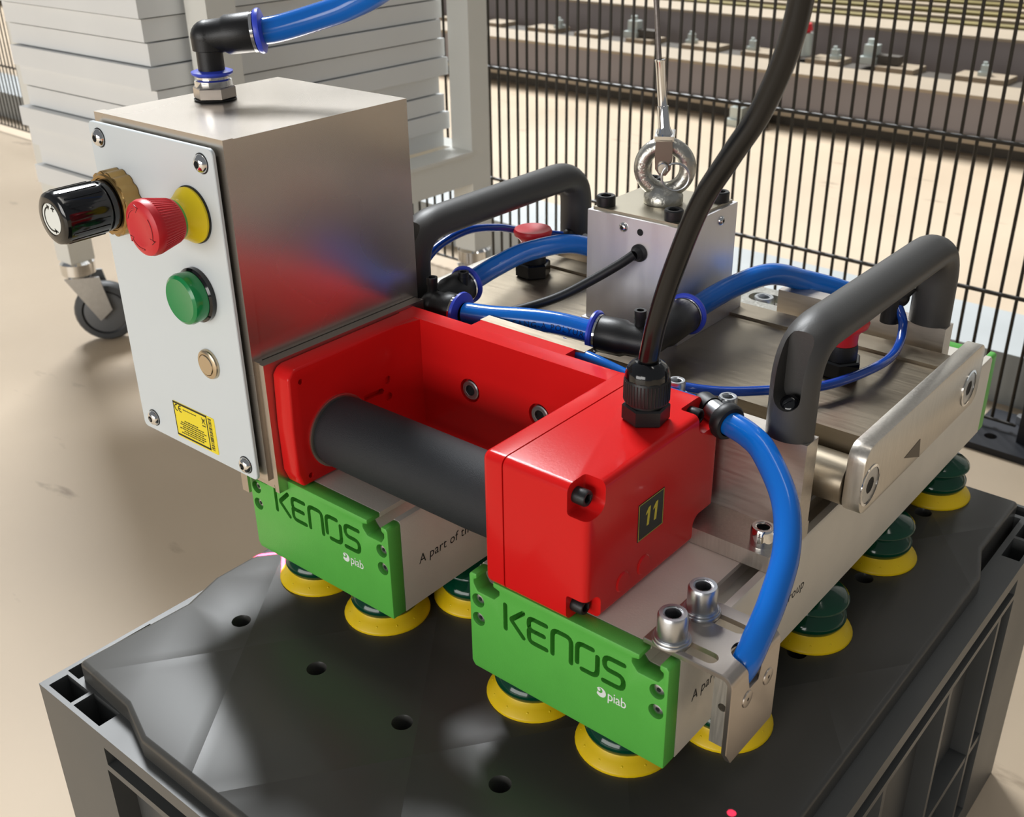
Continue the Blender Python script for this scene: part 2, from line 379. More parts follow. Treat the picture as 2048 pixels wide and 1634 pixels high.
mb = MB(); mb.cyl(fp(-1225, 1700, -164), fp(-1225, 1700, -100), 26, 'clamp_grey', 16); mb.lathe(fp(-1225, 1700, -100), (0, 0, 1), [(0, 0), (18, 0), (24, 8), (20, 26), (0, 30)], 'estop_red', 18)
obj('rail_switch', mb, cat='switch', label='small red-topped switch on the rail beside the black cable')
for k in range(7):
    mb = MB(); fbox(mb, -6500, 2500, 2160+k*110, 2210+k*110, -300, -120+k*2, 'olive' if k % 2 else 'beam_tan', 2)
    obj('floor_rail', mb, cat='rail', group='olive and tan rails beyond the beams', label='thin %s floor rail behind the second grey beam, %s counted from that beam' % ('olive' if k % 2 else 'tan', ['first', 'second', 'third', 'fourth', 'fifth', 'sixth', 'seventh'][k]))
mb = MB(); fbox(mb, -6500, 2500, 3000, 3110, -300, 20, 'green_far', 3); obj('green_beam', mb, cat='beam', label='dark green beam far beyond the fence at the top edge')
for k in range(6):
    mb = MB(); fbox(mb, -6500, 2500, 3250+k*170, 3330+k*170, -300, -60+10*k, 'olive' if k % 2 else 'beam_tan', 2)
    obj('floor_rail', mb, cat='rail', group='far rails behind the green beam', label='thin %s far rail behind the dark green beam, %s counted from it' % ('olive' if k % 2 else 'tan', ['first', 'second', 'third', 'fourth', 'fifth', 'sixth'][k]))

# ------------------------------------------------------------------ grey trolley and its stack of boards
cart = empty('trolley', (-1000, 640, -300), label='light grey steel trolley on castors carrying a stack of boards', cat='trolley')
for x0, y0 in ((-805, 418), (-805, 850), (-1252, 430), (-1252, 850)):
    mb = MB(); mb.box(x0, x0+40, y0, y0+40, -165, 900, 'cart', 3); obj('post', mb, cart)
for (a, b_, c_, d_) in ((-805, -765, 458, 850), (-1252, -1212, 470, 850), (-1212, -805, 418, 458), (-1212, -805, 850, 890)):
    mb = MB(); mb.box(a, b_, c_, d_, -58, -14, 'cart', 3); mb.box(a-3, b_+3, c_, d_, -14, -9, 'cart', 1.5); obj('frame_rail', mb, cart)
for x0, y0, rz in ((-785, 438, 0.6), (-785, 870, 0.2), (-1232, 450, 0.9), (-1232, 870, 0.4)):
    mb = MB(); mb.cyl((x0, y0, -190), (x0, y0, -165), 26, 'chrome', 20, bev=4)
    dx, dy = math.cos(rz)*22, math.sin(rz)*22; nx, ny = -math.sin(rz)*17, math.cos(rz)*17
    for sg in (-1, 1):
        P = [Vector((x0+nx*sg-dx*0.9, y0+ny*sg-dy*0.9, -190)), Vector((x0+nx*sg+dx*1.4, y0+ny*sg+dy*1.4, -190)), Vector((x0+nx*sg+dx*1.9, y0+ny*sg+dy*1.9, -245)), Vector((x0+nx*sg+dx*1.0, y0+ny*sg+dy*1.0, -262))]
        o_ = Vector((nx, ny, 0)).normalized()*sg*4
        mb.faces(P+[p+o_ for p in P], [(0, 1, 2, 3), (7, 6, 5, 4), (0, 4, 5, 1), (1, 5, 6, 2), (2, 6, 7, 3), (3, 7, 4, 0)], 'zinc')
    mb.cyl((x0-nx*1.2, y0-ny*1.2, -190), (x0+nx*1.2, y0+ny*1.2, -190), 6, 'zinc', 10)
    ca = obj('castor', mb, cart)
    cx, cy = x0+dx*1.35, y0+dy*1.35; ax = Vector((nx, ny, 0)).normalized()
    mb = MB(); mb.lathe(Vector((cx, cy, -252))-ax*13, ax, [(0, 0), (30, 0, 'wheel_rim'), (33, 2, 'wheel_rim'), (36, 0, 'black_rubber'), (44, 2, 'wheel'), (48, 8, 'wheel'), (48, 18, 'wheel'), (44, 24, 'wheel'), (36, 26, 'black_rubber'), (33, 24, 'wheel_rim'), (30, 26, 'wheel_rim'), (0, 26)], 'wheel_rim', 28); obj('wheel', mb, ca)
offs = [(-6, -2), (4, 6), (-2, 0), (-8, -6), (7, 5), (0, 4), (3, -4), (-4, 3), (-5, 0), (2, -5), (-3, 4), (5, 0)]
ords = ['lowest', 'second lowest', 'third lowest', 'fourth lowest', 'fifth lowest', 'sixth lowest', 'seventh lowest', 'eighth lowest', 'ninth lowest', 'tenth lowest', 'eleventh lowest', 'topmost']
for k in range(12):
    ox, oy = offs[k]; z = -8.6+26*k
    mb = MB(); mb.box(-1120+ox*0.7, -812+ox*0.6, 366+oy, 846+oy, z+1.6, z+25.8, 'board', 2.0); mb.box(-1108+ox*0.7, -824+ox*0.6, 378+oy, 834+oy, z, z+1.7, 'board')
    obj('grey_board', mb, cat='board', group='boards stacked on the trolley', label='pale grey board on the trolley, %s of its stack' % ords[k])

# ------------------------------------------------------------------ plastic crate and the lid sheet the lifter stands on
mb = MB(); X0, X1, Y0, Y1 = -227, 185, -143, 416; ZT = -48
mb.box(X0, X1, Y0, Y1, -300, ZT, 'crate', 3, 3)
c = MB()
c.box(X0+19, X1-19, Y0+19, Y1-19, -64, -20, 'crate')                                      # well for the lid
for sx in (0, 1):
    for sy in (0, 1):
        def bx_(a, b, d, e):
            xa, xb = (X0+a, X0+b) if not sx else (X1-b, X1-a); ya, yb = (Y0+d, Y0+e) if not sy else (Y1-e, Y1-d)
            c.box(xa, xb, ya, yb, -110, -20, 'crate_dark', 2)
        bx_(6, 30, 3, 15); bx_(33, 60, 3, 16); bx_(3, 15, 17, 44); bx_(3, 15, 47, 74)
c.box(X0+64, X1-64, Y0-10, Y0+13, -275, -76, 'crate', 4)                                   # recessed panels of the walls
c.box(X0+64, X1-64, Y1-13, Y1+10, -275, -76, 'crate', 4)
c.box(X1-13, X1+10, Y0+78, Y1-78, -275, -76, 'crate', 4)
c.box(X0-10, X0+13, Y0+78, Y1-78, -275, -76, 'crate', 4)
for z in (-64,):
    c.box(X0+66, X1-66, Y0-10, Y0+7, z-7, z+6, 'crate', 1); c.box(X1-7, X1+10, Y0+80, Y1-80, z-7, z+6, 'crate', 1)
crate = obj('stacking_crate', mb, cut=c, cat='crate', label='dark grey plastic stacking crate under the black lid sheet')
mb = MB()
for a_ in [(x, x+5, Y0+0.5, Y0+13.5, -276, -75) for x in (-110, -30, 50)] + [(X1-13.5, X1-0.5, y, y+5, -276, -75) for y in (20, 120, 220, 310)] + [(X0+62, X1-62, Y0+1, Y0+13.5, -205, -199), (X1-13.5, X1-1, Y0+76, Y1-76, -205, -199)]:
    mb = MB(); mb.box(*a_, 'crate', 0.8); obj('wall_rib', mb, crate)
outl = [(-211, -124), (-157, -127), (-127, -137), (85, -137), (115, -127), (167, -124), (167, -55), (164, -30), (172, -18), (172, 290), (162, 322), (162, 398), (115, 398), (85, 404), (-127, 404), (-157, 398), (-209, 398), (-209, 320), (-217, 300), (-217, -22), (-208, -50)]
mb = MB(); mb.prism(outl, 'z', -63, -35, 'crate_lid', 3.2, 4)
c = MB()
for x in (-166, -96, -26, 44, 114):
    for y in (-40, 54, 147, 241, 341): c.lathe((x, y, -90), (0, 0, 1), [(0, 0), (4.8, 0), (4.8, 52), (6.0, 55.2), (6.0, 70), (0, 70)], 'crate_dark', 20)
lid = obj('crate_lid', mb, cut=c, cat='lid', label='glossy black plastic lid sheet with round holes lying in the crate')

# ------------------------------------------------------------------ the vacuum lifter
LF = empty('vacuum_lifter', (-30, 208, -35), cat='vacuum lifter', label='hand-guided vacuum lifter with two suction grippers, steel control box and red handle')
SLOT_R = [(115, 60.4), (115, 57.5), (117, 56.5), (117, 54), (114.5, 50), (103.5, 50), (100, 54), (100, 56.5), (104, 57.5), (104, 60.4)]
SLOT_L = [(120-x, z) for x, z in SLOT_R[::-1]]
PROF = [(0, 0), (120, 0), (120, 58.8), (119, 60.4)] + SLOT_R + SLOT_L + [(1, 60.4), (0, 58.8)]
PLATE = [(0, 3), (2, 0), (120, 0), (120, 58.8), (118.6, 60.4)] + SLOT_R + SLOT_L + [(1.4, 60.4), (0, 58.8)]
KENOS = [
    [(24, 50.3), (24, 35.6)], fillet([(35.6, 50.6), (27.6, 43), (35.6, 35.2)], 1.2),
    fillet([(50.0, 49.8), (39.2, 49.8), (39.2, 42.6), (45.0, 42.6)], 3.2)+[(48.6, 42.6)], fillet([(41.5, 42.6), (39.2, 42.4), (39.2, 35.2), (50.2, 35.2)], 3.2),
    fillet([(54, 35.2), (54, 50), (65.4, 50), (65.4, 35.2)], 3.6),
    fillet([(69, 37.8), (69, 49.8), (78.0, 49.8)], 3.6), fillet([(72, 35), (81, 35), (81, 46.8)], 3.6),
    fillet([(96, 49.8), (85, 49.8), (85, 42.6), (96, 42.6), (96, 35), (84.6, 35)], 3.6)]
# one suction cup, copied under both grippers
mb = MB()
mb.lathe((0, 0, 0), (0, 0, 1), [(8, 35.5, 'black_rubber'), (10, 33, 'black_rubber'), (12, 31.5, 'cup_green'), (19.5, 28.5, 'cup_green'), (22.2, 26.2, 'cup_green'), (22.4, 24.8, 'cup_green'), (21, 23.4, 'cup_green'), (16.5, 21.2, 'cup_green'),
    (19.8, 17.0, 'cup_green'), (21.9, 14.4, 'cup_green'), (22.0, 12.4, 'cup_green'), (21.4, 10.4, 'cup_green'), (20.2, 8.6, 'cup_green'), (20.6, 7.8, 'cup_yellow'), (22.6, 5.8, 'cup_yellow'), (26.2, 2.2, 'cup_yellow'), (26.8, 1.0, 'cup_yellow'), (26.4, 0.05, 'cup_yellow'), (24, 0.05, 'cup_yellow'), (18, 6, 'cup_yellow'), (0, 6, 'cup_yellow')], 'cup_green', 40)
for k in range(12):
    a = 2*math.pi*k/12
    mb.lathe((23.6*math.cos(a), 23.6*math.sin(a), 4.6), (math.cos(a)*0.7, math.sin(a)*0.7, 0.7), [(0, -0.9), (1.0, -0.8), (0.9, -0.1), (0.5, 0.25), (0, 0.3)], 'cup_yellow', 8)
CUP = {'mb': mb, 'o': None}
SCREW = {'o': None}
def gripper(x0, label, side):
    sh = lambda pts: [(x+x0, z) for x, z in pts]
    mb = MB(); mb.prism(sh(PROF), 'y', 0.2, 416, 'alu')
    g = obj('suction_gripper', mb, LF, label=label)
    for ya, yb, front in ((-10, 0, True), (416.2, 426, False)):
        mb = MB(); mb.prism(sh(PLATE), 'y', ya, yb, 'green', 0.7, 2)
        c = MB()
        if front:
            for st in KENOS: c.prism(ribbon([(x+x0, z) for x, z in st], 2.8), 'y', -12, -0.5, 'green')
        ys = (-12, -6) if front else (422, 430)
        for x in (5.8, 114.3):
            for z in (44.4, 32.6): c.cyl((x+x0, ys[0], z), (x+x0, ys[1], z), 4.1, 'green', 24)
        obj('end_plate', mb, g, cut=c)
    for x in (5.8, 114.3):
        for z in (44.4, 32.6):
            if SCREW['o'] is None:
                mb = MB(); mb.lathe((0, 0, 0), (0, -1, 0), [(3.4, 0), (3.4, 0.8), (2.9, 1.8), (1.9, 2.2), (1.2, 2.2)], 'zinc', 20)
                mb.lathe((0, 0, 0), (0, -1, 0), [(1.25, 2.2), (1.1, 1.3), (0, 1.2, 'dark_hole')], 'zinc', 6)
                SCREW['o'] = obj('plate_screw', mb, g, org=(0, 0, 0)); place(SCREW['o'], (x+x0, -6.2, z), g)
            else: inst(SCREW['o'], (x+x0, -6.2, z), g)
    for k in range(4):
        for x, y in ((14, 25+100*k), (76, 25+100*k), (46, 72+100*k), (108, 72+100*k)):
            if CUP['o'] is None: CUP['o'] = obj('suction_cup', CUP['mb'], g, org=(0, 0, 0), ang=50); place(CUP['o'], (x+x0, y, -35), g)
            else: inst(CUP['o'], (x+x0, y, -35), g)
    # printed and moulded lettering
    mb = MB(); t = text('piab', 8.2, 0.95, 0.02); mb.mapped(t, lambda u, v: (x0+87.6+u*0.86, -10.12, 24.6+v), 'print_white')
    d = []
    for k in range(24):
        a = math.radians(-150+300*k/23); d.append((83.6+2.9*math.cos(a), 27.0+2.9*math.sin(a)))
    d2 = [(83.0+1.5*math.cos(math.radians(-150+300*k/23)), 27.9+1.5*math.sin(math.radians(-150+300*k/23))) for k in range(23, -1, -1)]
    mb.faces([(x0+x, -10.12, z) for x, z in d+d2], [(i, i+1, 47-i-1, 47-i) for i in range(23)], 'print_white'); mb.lathe((x0+82.4, -10.14, 28.2), (0, -1, 0), [(0.9, 0), (0, 0.02)], 'print_white', 12)
    obj('plate_logo', mb, g, ang=10)
    mb = MB(); t = text('A part of the', 9.6, 1.06, 0.0, 0.12); k_ = 46.5/twidth(t); mb.mapped(t, lambda u, v: (x0+120.12, 12.4+u*k_, 25.6+v*0.92), 'print_grey')
    t = text('piab', 11.5, 0.95, 0.02); mb.mapped(t, lambda u, v: (x0+120.12, 74+u, 25.6+v*0.95), 'print_grey')
    t = text('group', 9.6, 1.06, 0.0, 0.12); k_ = 23.0/twidth(t); mb.mapped(t, lambda u, v: (x0+120.12, 106+u*k_, 25.6+v*0.92), 'print_grey'); obj('side_print', mb, g, ang=10)
    return g
gL = gripper(-179.4, 'aluminium gripper with green lettered end plate below the control box', 'l')
gR = gripper(0, 'aluminium gripper with green lettered end plate below the red switch housing', 'r')

# base plates, upright blocks, shafts, end plates, carrier tray
def base_block(xa, xb, front, label, back=False):
    y0, y1 = (82, 126) if front else (292, 336); b0, b1 = (110, 122.6) if front else (296, 309)
    if back: y0, y1, b0, b1 = 120.5, 138, 120.5, 133
    mb = MB(); mb.box(xa, xb, y0, y1, 60.6, 70, 'alu_cut', 0.8); b = obj('foot_plate', mb, LF, label=label)
    mb = MB(); mb.box(xa, xb+0.8, b0, b1, 70, 122, 'alu_bar', 0.9); obj('upright_bar', mb, b)
    yb = 92 if front else 326
    for x in () if back else (xa+10, xb-9.5):
        mb = MB(); capscrew(mb, (x, yb, 70), (0, 0, 1), 6.2, 10, 'chrome'); obj('cap_screw', mb, b)
    return b
fb = base_block(8, 119.5, True, 'bright aluminium foot plate and bar under the front of the near black handle')
base_block(8, 119.5, False, 'aluminium foot plate and bar under the rear of the near black handle')
base_block(-178.6, -67, True, 'aluminium foot plate and bar behind the red handle', True)
base_block(-178.6, -67, False, 'aluminium foot plate and bar under the rear of the far black handle')
for x in (40, 71.3):
    mb = MB(); washer(mb, (x, 116.3, 122), (0, 0, 1), 7.2, 3, 1.8); capscrew(mb, (x, 116.3, 123.8), (0, 0, 1), 5.0, 8.5); obj('bar_screw', mb, fb)
for y in (144, 282):
    mb = MB(); mb.cyl((-190.5, y, 90), (131.5, y, 90), 13.2, 'tray_metal', 36); sh_ = obj('guide_shaft', mb, LF)
    for xa, xb in ((60, 104), (-163, -119)):
        mb = MB(); mb.box(xa, xb, y-18, y+17, 70.2, 98.6, 'alu_bar', 0.8); obj('shaft_support', mb, sh_)
def end_plate(xa, xb, label):
    mb = MB(); mb.prism(rrect(134, 309, 75.5, 116, 9, 6), 'x', xa, xb, 'alu_cut', 0.8)
    e = obj('side_plate', mb, LF, label=label)
    for y in (143.5, 288):
        mb = MB(); s_ = 1 if xb > 0 else -1; x = xb if s_ > 0 else xa
        mb.lathe((x, y, 92), (s_, 0, 0), [(11.6, 0.05), (11.6, 0.5), (10.2, 0.7)], 'chrome', 36); mb.lathe((x, y, 92), (s_, 0, 0), [(10.4, 0.3), (10, 0.4), (4.6, 0.4)], 'zinc', 36)
        mb.lathe((x, y, 92), (s_, 0, 0), [(4.8, 0.42), (4.2, 0.25), (0, 0.2, 'dark_hole')], 'dark_hole', 6); obj('countersunk_screw', mb, e)
    return e
eR = end_plate(132, 142, 'sawn aluminium side plate with two countersunk screws on the near side')
end_plate(-201, -191, 'sunlit aluminium side plate beyond the far black handle')
mb = MB(); mb.prism([(191, 86.6), (213, 89.2), (216.5, 76.0)], 'x', 141.9, 142.25, 'triangle'); obj('triangle_mark', mb, eR, label='dull triangular mark')
mb = MB(); mb.box(-190.5, 131.5, 155, 282, 99, 110.4, 'tray_metal', 0.6); mb.box(-190.5, 131.5, 262, 282, 110.4, 112.4, 'tray_metal', 0.5); mb.box(-190.5, 131.5, 155, 174, 110.3, 111.2, 'tray_metal', 0.4)
mb.box(-190.5, 131.5, 160, 277, 97.4, 99, 'beam_dark')
tray = obj('carrier_tray', mb, LF, label='brushed metal carrier tray between the two black handles')

# black bow handles
def bow(xc, label, yf=116.2):
    path = [(yf, 122), (yf, 172.5), (302.5, 172.5), (302.5, 122)]
    pts = []
    P = [Vector(p) for p in path]
    f = fillet([tuple(p) for p in P], 24, 10)
    pts = [(xc, y, z) for y, z in f]
    dens = [pts[0]]
    for a, b in zip(pts, pts[1:]):
        n = max(1, int((Vector(b)-Vector(a)).length//12))
        for k in range(1, n+1): dens.append(tuple(Vector(a).lerp(Vector(b), k/n)))
    mb = MB(); mb.tube(dens, 1.0, 'handle_black', 28, raw=True, sx=10.2, sy=12.6)
    c = MB()
    for y0, y1, yc in ((yf-20, yf+3.0, 106), (307.5, 324, 312)):
        pr = rrect(xc-7.2, xc+7.2, 139, 178, 7.1, 6); c.prism(pr, 'y', y0, y1, 'black_plastic')
    h = obj('bow_handle', mb, LF, cut=c, ang=40, label=label)
    for y, d in ((yf-6, -1), (308.6, 1)):
        mb = MB(); mb.lathe((xc, y+3*d*-1, 139.5), (0, 0.75*d, 0.66), [(5.2, 0), (5, 2), (3.6, 3.4), (2.4, 3.8), (0, 3.8)], 'black_gloss', 20); obj('handle_screw', mb, h)
    return h
bow(107.4, 'black bow handle nearest the camera over the brushed tray')
bow(-166.8, 'black bow handle behind the steel control box', 126.8)

# hoist block with eye bolt
mb = MB(); mb.box(-81, -14, 199.5, 270, 112, 184.5, 'block_metal', 1.0); mb.box(-78.5, -16.5, 202, 267.5, 184.5, 186.2, 'top_metal', 0.5)
hb = obj('hoist_block', mb, LF, label='square brushed metal block carrying the lifting eye')
mb = MB(); mb.box(-83, -9, 197, 276, 110.5, 112, 'block_metal', 0.4); mb.box(-13.2, -9, 197, 276, 112, 121, 'block_metal', 0.5); obj('foot_flange', mb, hb)
for x, y in ((-73.5, 208.5), (-23.5, 208.5), (-21, 259), (-73.5, 262)):
    mb = MB(); capscrew(mb, (x, y, 186.2), (0, 0, 1), 6.0, 6.6, 'black_plastic'); obj('corner_screw', mb, hb)
for p, d in (((-53.5, 199.5, 178), (0, -1, 0)), ((-14, 212, 177), (1, 0, 0)), ((-14, 250, 177), (1, 0, 0)), ((-24, 199.5, 124), (0, -1, 0))):
    mb = MB(); button_screw(mb, p, d, 3.1, 1.9); obj('side_screw', mb, hb)
mb = MB(); mb.lathe((-41.2, 199.4, 177), (0, -1, 0), [(2.2, 0.1), (1.6, 0.1), (1.5, 0.02), (0, 0.02)], 'dark_hole', 14); obj('screw_hole', mb, hb)
mb = MB(); mb.lathe((-41, 199.6, 164), (0, -1, 0), [(5.6, 0), (5.6, 1.6), (4.2, 2.6), (3.6, 6), (2.9, 7)], 'black_rubber', 20); obj('cable_grommet', mb, hb)
EYE = Vector((-48, 235, 208.5)); ea = Vector((0.5, -0.866, 0)); eu = Vector((0.866, 0.5, 0))
mb = MB(); ring = []
for k in range(49):
    a = 2*math.pi*k/48; ring.append(EYE+(eu*math.cos(a)+Vector((0, 0, 1))*math.sin(a))*14.2)
seg = 14; rr = []
for k in range(48):
    a = 2*math.pi*k/48; rad = eu*math.cos(a)+Vector((0, 0, 1))*math.sin(a)
    rr.append([mb.bm.verts.new(EYE+rad*14.2+rad*5.2*math.cos(2*math.pi*j/seg)+ea*6.0*math.sin(2*math.pi*j/seg)) for j in range(seg)])
km = mb.mi('zinc_cast')
for k in range(48):
    for j in range(seg):
        f = mb.bm.faces.new((rr[k][j], rr[k][(j+1) % seg], rr[(k+1) % 48][(j+1) % seg], rr[(k+1) % 48][j])); f.material_index = km
bmesh.ops.recalc_face_normals(mb.bm, faces=mb.bm.faces[:])
mb.lathe((-48, 235, 186.4), (0, 0, 1), [(0, 0), (12.2, 0), (12.6, 1.2), (12.4, 5), (10.5, 8), (8, 11)], 'zinc_cast', 32)
t = text('LIFTING', 4.6, 1.1, 0.03)
def arc(u, v):
    a = math.radians(232)-u/14.4; r = 12.4+v; return tuple(EYE+(eu*math.cos(a)+Vector((0, 0, 1))*math.sin(a))*r+ea*6.15)
mb.mapped(t, arc, 'zinc_cast')
obj('lifting_eye', mb, hb, ang=50, label='galvanised cast lifting eye')

# spring plungers with red knobs on the tray
def plunger(x, y, label):
    mb = MB(); mb.hexa((x, y, 110.5), (x, y, 121), 13, 'black_gloss', 1.0, 0.4); mb.lathe((x, y, 121), (0, 0, 1), [(9.5, 0), (9.5, 6), (9, 9), (8.2, 9.2)], 'black_plastic', 24)
    p = obj('spring_plunger', mb, LF, label=label)
    mb = MB(); mb.lathe((x, y, 129), (0, 0, 1), [(0, 0), (8.6, 0), (8.8, 7), (10.2, 9.5), (13.4, 12.2), (14, 14.6), (13, 16.6), (10.5, 16.4), (6, 15.4), (0, 15.2)], 'estop_red', 36); obj('knob', mb, p, ang=50)
plunger(-160, 242, 'red-knobbed spring plunger on the tray in front of the far handle')
plunger(86, 222, 'red-knobbed spring plunger hidden behind the near handle')

# ------------------------------------------------------------------ steel control box
mb = MB(); mb.box(-266, -150, -13, 113, 62, 259, 'steel_box', 1.8, 3)
mb.box(-266.6, -149.4, -18, -11.5, 61.4, 259.6, 'steel_box', 1.6, 3)
mb.box(-259, -157.5, -20.3, -18, 68, 250, 'black_rubber')
box = obj('control_box', mb, LF, label='tall brushed stainless steel control box with a pale front panel')
mb = MB(); mb.prism(rrect(-267.2, -153.2, 62, 255.4, 3.5), 'y', -22.6, -20.3, 'panel', 0.4, 1); pan = obj('front_panel', mb, box)
for x, z in ((-257.4, 247), (-163, 247), (-253.9, 71.5), (-162.4, 70)):
    mb = MB(); mb.lathe((x, -22.6, z), (0, -1, 0), [(5.5, 0), (5.5, 0.4), (5.0, 0.5)], 'black_rubber', 24); button_screw(mb, (x, -23.0, z), (0, -1, 0), 5.0, 2.9); obj('panel_screw', mb, box)
# pressure regulator knob: brass nut, black turning cap, white arrow disc
kx, kz = -242.6, 213.8
mb = MB()
prof = []
n = 16; u_ = []
for k in range(n):
    for j, rr_ in ((0.0, 17.6), (0.30, 18.6), (0.70, 18.6), (1.0, 17.6)):
        a = 2*math.pi*(k+j*0.9)/n; u_.append((kx+rr_*math.cos(a), kz+rr_*math.sin(a)))
mb.prism(u_, 'y', -33, -22.6, 'brass', 0.5, 1); mb.lathe((kx, -33, kz), (0, -1, 0), [(17.2, 0), (16.4, 0.9), (15, 0.9), (14.6, 0.2), (0, 0.2)], 'brass', 40)
kn = obj('regulator_nut', mb, box)
mb = MB(); mb.lathe((kx, -32, kz), (0, -1, 0), [(14.2, 0), (14.2, 6), (13.2, 6.4), (13.2, 7.4), (14.6, 8), (14.8, 32), (14.2, 34.2), (12.6, 35.2), (9.4, 35.3), (9.4, 35.0), (0, 35.0)], 'black_gloss', 48)
for k in range(18):
    a = 2*math.pi*k/18; mb.box(-0.55, 0.55, -63, -41, 14.3, 15.05, 'black_gloss', 0.25); mb.bm.verts.ensure_lookup_table()
    vs = [v for v in mb.bm.verts if not v.tag]
    for v in mb.bm.verts:
        if abs(v.co.x) < 3 and 14 < v.co.z < 15.3 and -64 < v.co.y < -40 and v.co.x**2 < 4:
            x, z = v.co.x, v.co.z; v.co = Vector((kx+x*math.cos(a)-z*math.sin(a), v.co.y, kz+x*math.sin(a)+z*math.cos(a)))
obj('regulator_knob', mb, box)
mb = MB(); mb.lathe((kx, -67.05, kz), (0, -1, 0), [(8.6, 0), (8.6, 0.25), (0, 0.25)], 'print_white', 36)
arcp = [(kx+6.6*math.cos(math.radians(a)), kz+6.6*math.sin(math.radians(a))) for a in range(110, 286, 8)]
mb.prism(ribbon(arcp, 0.9), 'y', -67.42, -67.3, 'print_black')
for a, sg in ((108, -1), (284, 1)):
    c_ = Vector((kx+6.6*math.cos(math.radians(a)), kz+6.6*math.sin(math.radians(a)))); t_ = Vector((-math.sin(math.radians(a)), math.cos(math.radians(a))))*sg; n_ = Vector((-t_.y, t_.x))
    mb.prism([tuple(c_+t_*2.2), tuple(c_+n_*1.6), tuple(c_-n_*1.6)], 'y', -67.42, -67.3, 'print_black')
for (xa, za), (xb, zb_) in (((1.6, 6.2), (4.6, 6.2)), ((3.1, 4.7), (3.1, 7.7)), ((1.8, -6.4), (4.4, -6.4))):
    mb.prism(ribbon([(kx+xa, kz+za), (kx+xb, kz+zb_)], 0.8, 3), 'y', -67.42, -67.3, 'print_black')
obj('arrow_disc', mb, box)
# emergency stop
ex, ez = -177.4, 217.6
mb = MB(); mb.lathe((ex, -22.7, ez), (0, -1, 0), [(15.6, 0), (15.6, 0.8), (14.9, 0.9), (15.0, 1.0, 'estop_yellow'), (15.1, 2.2, 'estop_yellow'), (14.2, 3.4, 'estop_yellow'), (12.2, 6.2, 'estop_yellow'), (10.8, 9.2, 'estop_yellow'), (10.6, 10.8, 'estop_yellow'),
    (10.7, 11.0, 'green'), (10.9, 12.2, 'green'), (11.4, 12.4, 'estop_red'), (14.6, 26.5, 'estop_red'), (14.9, 28.6, 'estop_red'), (14.2, 30.8, 'estop_red'), (12, 32, 'estop_red'), (9.0, 32.4, 'estop_red'), (8.6, 32.2, 'estop_red'), (0, 32.2, 'estop_red')], 'black_rubber', 56)
for k in range(60):
    a = 2*math.pi*k/60; ca_, sa_ = math.cos(a), math.sin(a)
    mb.tube([(ex+11.7*ca_, -22.7-13.6, ez+11.7*sa_), (ex+14.62*ca_, -22.7-26.3, ez+14.62*sa_)], 0.28, 'estop_red', 5, raw=True)
for a0 in (100, 220, 340):
    ap = [(ex+10.6*math.cos(math.radians(a)), ez+10.6*math.sin(math.radians(a))) for a in range(a0, a0+62, 8)]
    mb.prism(ribbon(ap, 1.0), 'y', -55.2, -54.4, 'estop_red', 0.2, 1)
    c_ = Vector(ap[0]); d_ = (c_-Vector(ap[1])).normalized(); n_ = Vector((-d_.y, d_.x)); mb.prism([tuple(c_+d_*3), tuple(c_+n_*2.2), tuple(c_-n_*2.2)], 'y', -55.2, -54.4, 'estop_red', 0.2, 1)
obj('emergency_stop', mb, box, label='red mushroom stop button on a yellow collar')
# green start button, steel push button
mb = MB(); gx, gz = -183.4, 171.2
mb.lathe((gx, -22.7, gz), (0, -1, 0), [(15.6, 0), (15.6, 2.6), (14.4, 3.6), (14.0, 3.6), (14.1, 3.7, 'btn_green'), (14.6, 9.5, 'btn_green'), (13.9, 11.6, 'btn_green'), (12.2, 12.8, 'btn_green'), (11.6, 12.6, 'btn_green'), (0, 12.9, 'btn_green')], 'black_gloss', 56)
obj('start_button', mb, box, label='domed green push button')
mb = MB(); mb.lathe((-183.6, -22.7, 128.8), (0, -1, 0), [(9.0, 0), (9.0, 1.0), (8.6, 1.8), (7.0, 2.6), (6.6, 2.6), (6.4, 2.0), (6.2, 2.6), (5.8, 3.0), (0, 3.1)], 'btn_steel', 44); obj('push_button', mb, box, label='small brass-coloured steel push button')
# yellow rating sticker
mb = MB(); sx0, sz0 = -229.6, 67.0
mb.prism(rrect(sx0, sx0+41.2, sz0, sz0+24.6, 1.2), 'y', -22.85, -22.6, 'sticker_yellow')
def strip(xa, xb, za, zb_): mb.box(sx0+xa, sx0+xb, -22.95, -22.85, sz0+za, sz0+zb_, 'print_black')
strip(0.2, 34, 23.2, 24.4); strip(0.2, 34, 1.0, 2.2); strip(0.2, 0.9, 1, 24.4); strip(33.2, 34, 1, 24.4)
for q_, e_ in ((3.8, False), (7.6, True)):
    mb.prism(ribbon([(sx0+q_+2.0*math.cos(math.radians(a)), sz0+20.6+2.0*math.sin(math.radians(a))) for a in range(80, 285, 20)], 0.7, 3), 'y', -22.95, -22.85, 'print_black')
    if e_: mb.prism(ribbon([(sx0+q_-1.9, sz0+20.6), (sx0+q_+0.1, sz0+20.6)], 0.7, 3), 'y', -22.95, -22.85, 'print_black')
x = 0.0; zz = 2.0
while zz < 23:
    h_ = random.choice((0.25, 0.4, 0.7)); strip(35.2, 38.2, zz, zz+h_); zz += h_+random.choice((0.3, 0.45, 0.6))
for r_, (a, b_) in enumerate(((10, 24), (6, 30), (5, 31), (7, 29), (4, 30), (8, 31), (5, 28))):
    xx = a
    while xx < b_-1:
        wl = random.uniform(0.8, 2.2); strip(xx, min(b_, xx+wl), 12.6-r_*1.5, 13.3-r_*1.5); xx += wl+0.5
xx = 10
